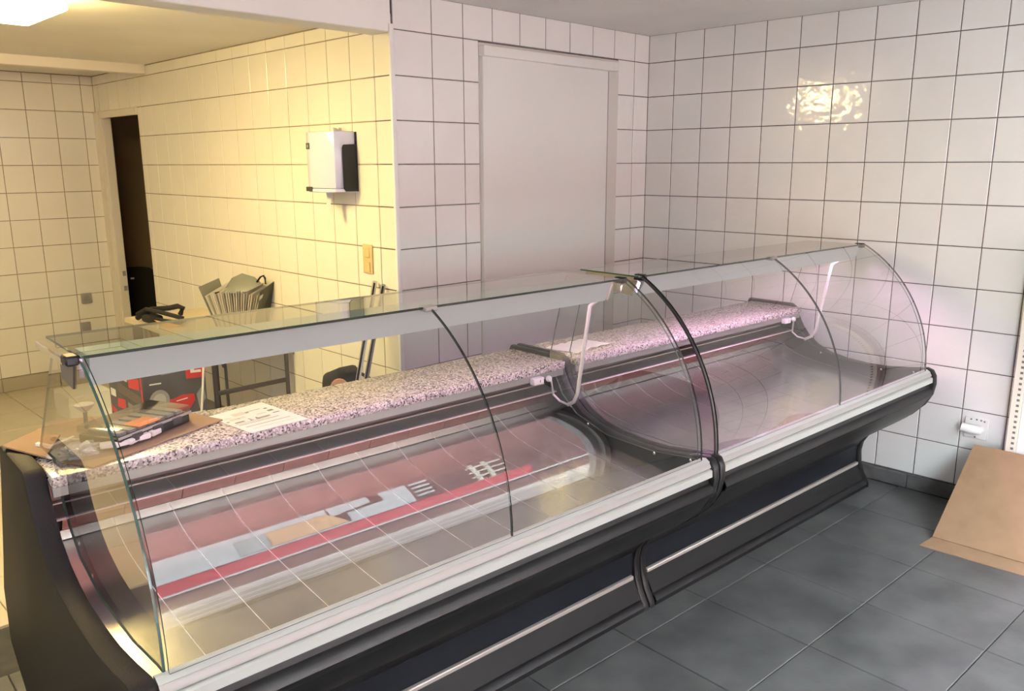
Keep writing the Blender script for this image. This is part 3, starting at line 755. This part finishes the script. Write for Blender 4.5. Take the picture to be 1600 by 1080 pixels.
obj('top_tear', bm, M['paper'], pd)
# light switch
sw = thing('light_switch', (XW, .24, 1.147), 'cream double light switch on the yellow-lit tiles', 'switch')
obj('plate', box(XW-.010, XW, .200, .278, 1.147, 1.291, .003, 2), M['cream_switch'], sw)
for z in (1.18, 1.252):
    ro = obj('rocker', box(XW-.0145, XW-.010, .216, .262, z-.024, z+.024, .002), M['cream_switch'], sw)
# accordion file, table
tb = thing('folding_table', (-2.23, 1.5, 0), 'folding table with brown steel legs standing behind the counters', 'table')
TZ = .745
obj('table_top', box(-2.50, -1.99, .99, 2.15, TZ-.03, TZ, .004, 1), M['table_top'], tb)
for y in (1.03, 1.95):
    for x in (-2.455, -2.02):
        obj('leg', box(x-.0095, x+.0095, y-.0095, y+.0095, 0, TZ-.031, .002), M['brown_metal'], tb)
    obj('crossbar', box(-2.445, -2.030, y-.008, y+.008, .448, .472, .002), M['brown_metal'], tb)
    for x in (-2.455, -2.02):
        br = obj('brace', tube([(x+.02, y-.0, .70), (x+.055, y, .60)], .006, 6), M['brown_metal'], tb)
obj('brace_rail', box(-2.319, -2.304, 1.19, 1.205, 0, TZ-.031, .003), M['brown_metal'], tb)
# file
A = Vector((-2.255, 1.465)); Dn = Vector((.52, -.85)).normalized(); Nn = Vector((-Dn.y, Dn.x)); Nn = Nn if Nn.x > 0 else -Nn
af = thing('accordion_file', (-2.15, 1.3, TZ), 'grey accordion file fanned open on the folding table', 'file')
def fpt(s, d, z): # s along width, d depth away from camera
    p = A+Dn*s+Nn*d; return (p.x, p.y, TZ+.001+z)
NP = 22
for k in range(NP):
    f0 = k/(NP-1); s0 = .05+.22*f0; s1 = -.02+.36*f0; h = .185+.025*math.sin(f0*PI)+random.uniform(-.008, .012)
    o = obj('pocket', poly3([fpt(s0, 0, 0), fpt(s0+.004, .16, 0), fpt(s1+.004, .19, h+.04), fpt(s1, -.005, h)], .0022), M['pocket'] if k % 3 != 1 else M['pocket_edge'], af)
obj('cover', poly3([fpt(.035, 0, 0), fpt(.035, .17, 0), fpt(-.055, .20, .26), fpt(-.055, -.01, .235)], .004), M['file_grey'], af)
obj('cover', poly3([fpt(.285, 0, 0), fpt(.285, .19, 0), fpt(.40, .21, .20), fpt(.37, .12, .27), fpt(.34, -.005, .22)], .005), M['file_dark'], af)
flap = [fpt(.045, .10, .205), fpt(.10, .10, .275), fpt(.17, .10, .305), fpt(.25, .10, .285), fpt(.30, .10, .245), fpt(.25, .02, .215), fpt(.16, .0, .205), fpt(.08, .02, .20)]
bm = bmesh.new(); vs_ = [bm.verts.new(p) for p in flap]; cen = bm.verts.new(fpt(.17, .04, .262))
for i in range(len(vs_)): bm.faces.new((vs_[i], vs_[(i+1) % len(vs_)], cen))
ext = bmesh.ops.extrude_face_region(bm, geom=list(bm.faces)); bmesh.ops.translate(bm, vec=(0, 0, .004), verts=[v for v in ext['geom'] if isinstance(v, bmesh.types.BMVert)])
obj('flap', fin(bm), M['file_grey'], af)
obj('handle', tube([fpt(.27, .09, .262), fpt(.295, .09, .292), fpt(.315, .09, .30), fpt(.325, .09, .285), fpt(.325, .09, .25)], .008, 8, flat=.6), M['black'], af)
obj('hook', tube([fpt(.03, .02, .196), fpt(.06, .02, .204)], .006, 6), M['black'], af)
# strap bundle, leaflet on table
st = thing('black_strap', (-2.44, 1.78, TZ), 'black strap bundle looped on the folding table before the dark doorway', 'strap')
def ribbon(path, w, th, bm=None):
    return tube(path, w, 8, bm=bm, flat=th/w, up=(0, 0, 1))
bm = bmesh.new(); L = [(-2.49, 1.94, TZ+.05), (-2.47, 1.86, TZ+.085), (-2.43, 1.76, TZ+.075), (-2.39, 1.66, TZ+.06), (-2.365, 1.60, TZ+.05), (-2.36, 1.585, TZ+.035), (-2.375, 1.61, TZ+.022), (-2.42, 1.72, TZ+.025), (-2.46, 1.82, TZ+.03)]
obj('loop', tube(L, .018, 8, flat=.7, up=(0, 0, 1)), M['black_soft'], st)
obj('loop', tube([(-2.49, 1.96, TZ+.02), (-2.44, 1.86, TZ+.08), (-2.38, 1.74, TZ+.095), (-2.35, 1.68, TZ+.11), (-2.33, 1.66, TZ+.10), (-2.34, 1.68, TZ+.06)], .016, 8), M['black_soft'], st)
obj('pouch', box(-2.48, -2.40, 1.78, 1.93, TZ+.001, TZ+.05, .015, 3), M['black_soft'], st)
o = obj('orange_leaflet', poly3([(-2.475, 1.74, TZ+.035), (-2.36, 1.57, TZ+.004), (-2.46, 1.60, TZ+.002)], .0015), M['orange_paper'], base=(-2.43, 1.64, TZ), rot=0)
tag(o, 'orange folded leaflet under the black strap', 'leaflet')
# power tool carton
BX0, BX1, BY0, BY1, BZ = -2.865, -2.535, .965, 1.44, .705
tbx = thing('power_tool_carton', (-2.7, 1.2, 0), 'dark red and grey power tool carton behind the nearer counter', 'carton')
obj('carton_body', box(BX0, BX1, BY0, BY1, 0, BZ, .003), M['box_dark'], tbx)
def fx(a, b): return (BX0+(BX1-BX0)*a, BY0-.0012, b)     # front print (a across, b z)
def pf(pts, m, name, lift=0.0):
    return obj(name, poly3([(fx(a, z)[0], BY0-.0006-lift, z) for a, z in pts], .0006), m, tbx, sm=False)
pf([(.685, .592), (.995, .586), (.995, .70), (.685, .70)], M['red_print'], 'logo_square')
pf([(.76, .620), (.93, .616), (.93, .630), (.82, .632), (.82, .640), (.91, .640), (.91, .652), (.82, .652), (.82, .664), (.93, .664), (.93, .678), (.76, .678)], M['white_print'], 'logo_letter', .0008)
pf([(.25, .497), (.47, .500), (.60, .512), (.79, .507), (.80, .47), (.72, .435), (.48, .425), (.28, .44)], M['red_print'], 'tool_picture', .0006)
pf([(.245+.155*math.cos(a), .505+.056*math.sin(a)) for a in [k*PI/10 for k in range(20)]], M['grey_print'], 'disc_picture', .0002)
pf([(.245+.10*math.cos(a), .505+.036*math.sin(a)) for a in [k*PI/10 for k in range(20)]], M['pale_print'], 'disc_picture', .0004)
pf([(.11, .592), (.29, .590), (.29, .597), (.11, .599)], M['white_print'], 'text_line')
pf([(.30, .634), (.58, .638), (.58, .646), (.30, .642)], M['grey_print'], 'text_line')
pf([(.50, .482), (.68, .488), (.68, .493), (.50, .487)], M['white_print'], 'text_line', .0010)
pf([(.50, .395), (.95, .39), (.95, .405), (.50, .41)], M['white_print'], 'text_line')
pf([(.83, .50), (.95, .55), (.98, .47), (.86, .42)], M['grey_print'], 'tool_picture')
def ps(pts, m, name, lift=0.0):
    return obj(name, poly3([(BX0-.0006-lift, BY0+(BY1-BY0)*a, z) for a, z in pts][::-1], .0006), m, tbx, sm=False)
ps([(0, 0), (.035, 0), (.035, BZ), (0, BZ)], M['red_print'], 'side_stripe')
ps([(.05, .485), (.72, .505), (.72, .56), (.05, .53)], M['box_side'], 'side_band')
ps([(.08, .565), (.38, .555), (.38, .60), (.08, .625)], M['red_print'], 'side_picture', .0003)
ps([(.42, .58), (.60, .58), (.60, .66), (.42, .66)], M['white_print'], 'side_picture')
ps([(.52, .42), (.77, .415), (.75, .465), (.52, .475)], M['red_print'], 'side_picture')
ps([(.10, .40), (.45, .40), (.45, .47), (.10, .46)], M['grey_print'], 'side_picture')
ps([(.80, .465), (.95, .465), (.95, .505), (.80, .505)], M['white_print'], 'side_picture')
ps([(.82, .36), (.98, .375), (.98, .41), (.82, .39)], M['red_print'], 'side_picture')
# white rod leaning beside the carton
o = obj('white_rod', tube([(-2.66, .90, .0), (-2.565, .945, .52), (-2.535, .952, .74)], .006, 8), M['white_plastic'], base=(-2.66, .9, 0))
tag(o, 'thin white rod leaning against the front of the dark carton', 'rod')
# polystyrene block
bm = box(-2.74, -2.46, 2.64, 2.95, .0, .17, .006, 1)
bmesh.ops.subdivide_edges(bm, edges=bm.edges, cuts=2, use_grid_fill=True)
for v in bm.verts: v.co += Vector((random.uniform(-.004, .004), random.uniform(-.004, .004), random.uniform(-.006, .004) if v.co.z > .1 else 0))
o = obj('polystyrene_block', bm, M['foam'], base=(-2.60, 2.8, 0)); tag(o, 'white polystyrene packing block on the beige rear floor', 'packing foam')
# wall outlets on the far wall
for (x0, z0, lab) in ((-2.232, .607, 'grey square wall socket on the far tiled wall, upper of two'), (-2.264, .376, 'grey square wall socket on the far tiled wall, lower of two')):
    so = thing('wall_socket', (x0+.038, DEP, z0), lab, 'socket')
    obj('plate', box(x0, x0+.077, DEP-.022, DEP, z0, z0+.08, .004, 2), M['grey_plastic'], so)
    obj('insert', lathe((x0+.038, DEP-.0225, z0+.04), [(.024, 0), (.024, -.0005), (.019, .010)], (0, 1, 0), 16), M['grey_print'], so)
# aluminium profiles leaning in the corner
for k, (dx, lab) in enumerate(((0, 'grey metal profile leaning on the cream wall, left of the pair'), (.028, 'grey metal profile leaning on the cream wall, right of the pair'))):
    pf_ = thing('metal_profile', (-2.51+dx, -.13, 0), lab, 'profile')
    a, b_ = Vector((-2.51+dx, -.135-dx*.4, .002)), Vector((XW-.022+dx*.2, .165-dx*2.2, 1.115-.01*k))
    obj('channel', tube([a, a.lerp(b_, .5), b_], .013, 4), M['grey_print'] if k else M['alu'], pf_)
    obj('inner_strip', tube([a+Vector((-.010, -.008, .006)), b_+Vector((-.010, -.008, -.006))], .006, 4), M['black'], pf_)
# dark tool bag with copper ring
tg = thing('tool_bag', (-2.13, .30, 0), 'black tool bag with a copper ring end behind the worktop', 'bag')
bm = box(-2.22, -2.02, .20, .42, 0, .67, .05, 3)
for v in bm.verts:
    if v.co.z > .5: v.co.x = -2.12+(v.co.x+2.12)*.75; v.co.y = .31+(v.co.y-.31)*.8; v.co.z += .02*math.sin(v.co.y*30)
obj('bag_body', bm, M['black_soft'], tg)
obj('copper_ring', lathe((-2.19, .215, .60), [(.022, 0), (.045, 0), (.048, .008), (.045, .015), (.022, .015)], (-.75, -.62, .1), 20), M['copper'], tg)
obj('hub', lathe((-2.19, .215, .60), [(.02, 0), (.018, .012)], (-.75, -.62, .1), 14), M['file_dark'], tg)
obj('bag_handle', tube([(-2.15, .22, .67), (-2.12, .18, .68), (-2.10, .12, .66), (-2.09, .06, .64)], .008, 6), M['black_soft'], tg)
# black padded chair in the store room
ch = thing('padded_chair', (-1.60, 4.3, 0), 'black padded chair back in the dark doorway', 'chair')
CC = (-1.60, 4.3, 0)
def rot_bm(bm, cen, a):
    bmesh.ops.rotate(bm, cent=cen, matrix=Matrix.Rotation(a, 3, 'Z'), verts=bm.verts); return bm
obj('backrest', rot_bm(prism([(-1.86, .40), (-1.86, .74), (-1.82, .785), (-1.74, .80), (-1.58, .802), (-1.50, .79), (-1.43, .75), (-1.37, .66), (-1.36, .40)], 1, 4.25, 4.33, .02, 3), CC, -.35), M['black_soft'], ch)
obj('seat', rot_bm(box(-1.85, -1.37, 4.33, 4.62, .36, .46, .03, 3), CC, -.35), M['black_soft'], ch)
for sx in (-1.82, -1.40):
    for sy in (4.30, 4.58): obj('leg', rot_bm(box(sx-.02, sx+.02, sy-.02, sy+.02, 0, .40), CC, -.35), M['brown_metal'], ch)
obj('white_tag', rot_bm(box(-1.655, -1.625, 4.238, 4.249, .70, .715), CC, -.35), M['white_print'], ch)

# ------------------------------------------------------------------ right side things
wp = thing('wall_valve', (0, -2.04, .39), 'white square wall plate with a stub pipe on the right wall', 'wall plate')
obj('plate', box(-.012, .0, -2.098, -1.992, .345, .45, .003, 1), M['white_plastic'], wp)
obj('stub_pipe', tube([(-.03, -2.07, .395), (-.045, -2.03, .398), (-.05, -1.99, .402)], [.022, .024, .022], 14), M['white_plastic'], wp)
obj('pipe_neck', lathe((-.012, -2.06, .395), [(.022, 0), (.02, .03)], (-1, 0, 0), 14), M['white_plastic'], wp)
for y, z in ((-2.02, .44), (-2.045, .442), (-2.065, .441), (-2.08, .438), (-2.045, .353)):
    obj('screw', lathe((-.0122, y, z), [(.0045, 0), (.004, .001)], (-1, 0, 0), 8), M['ink'], wp)
for y, z in ((-1.992, .412), (-1.99, .392)):
    obj('pipe_bolt', lathe((-.058, y, z), [(.006, 0), (.005, .004)], (-.6, .8, 0), 8), M['ink'], wp)
o = thing('folded_cardboard', (-.4, -2.3, 0), 'large brown folded cardboard leaning against the right wall', 'cardboard')
obj('upright_panel', poly3([(-.545, -2.062, .006), (-.535, -2.70, .006), (-.075, -2.70, .335), (-.085, -2.066, .335)], .005), M['cardboard'], o)
obj('floor_flap', poly3([(-.665, -2.045, .002), (-.545, -2.062, .007), (-.535, -2.70, .007), (-.645, -2.70, .002)], .004), M['cardboard'], o)
up = thing('shelf_upright', (-.03, -2.25, 0), 'perforated white shelving upright standing at the right edge', 'shelving')
bm = box(-.055, -.016, -2.235, -2.190, 0, 1.35, .002)
obj('post', bm, M['cream_paint'], up)
bm = bmesh.new()
for k in range(48):
    z = .05+.0265*k
    box(-.0562, -.0548, -2.225, -2.213, z, z+.011, bm=bm)
f = obj('slot_row', bm, M['ink'], up); f['kind'] = 'stuff'
obj('back_panel', box(-.048, -.018, -2.75, -2.236, 0, 1.32, .002), M['white_paint'], up)
print('objects', len(bpy.data.objects))
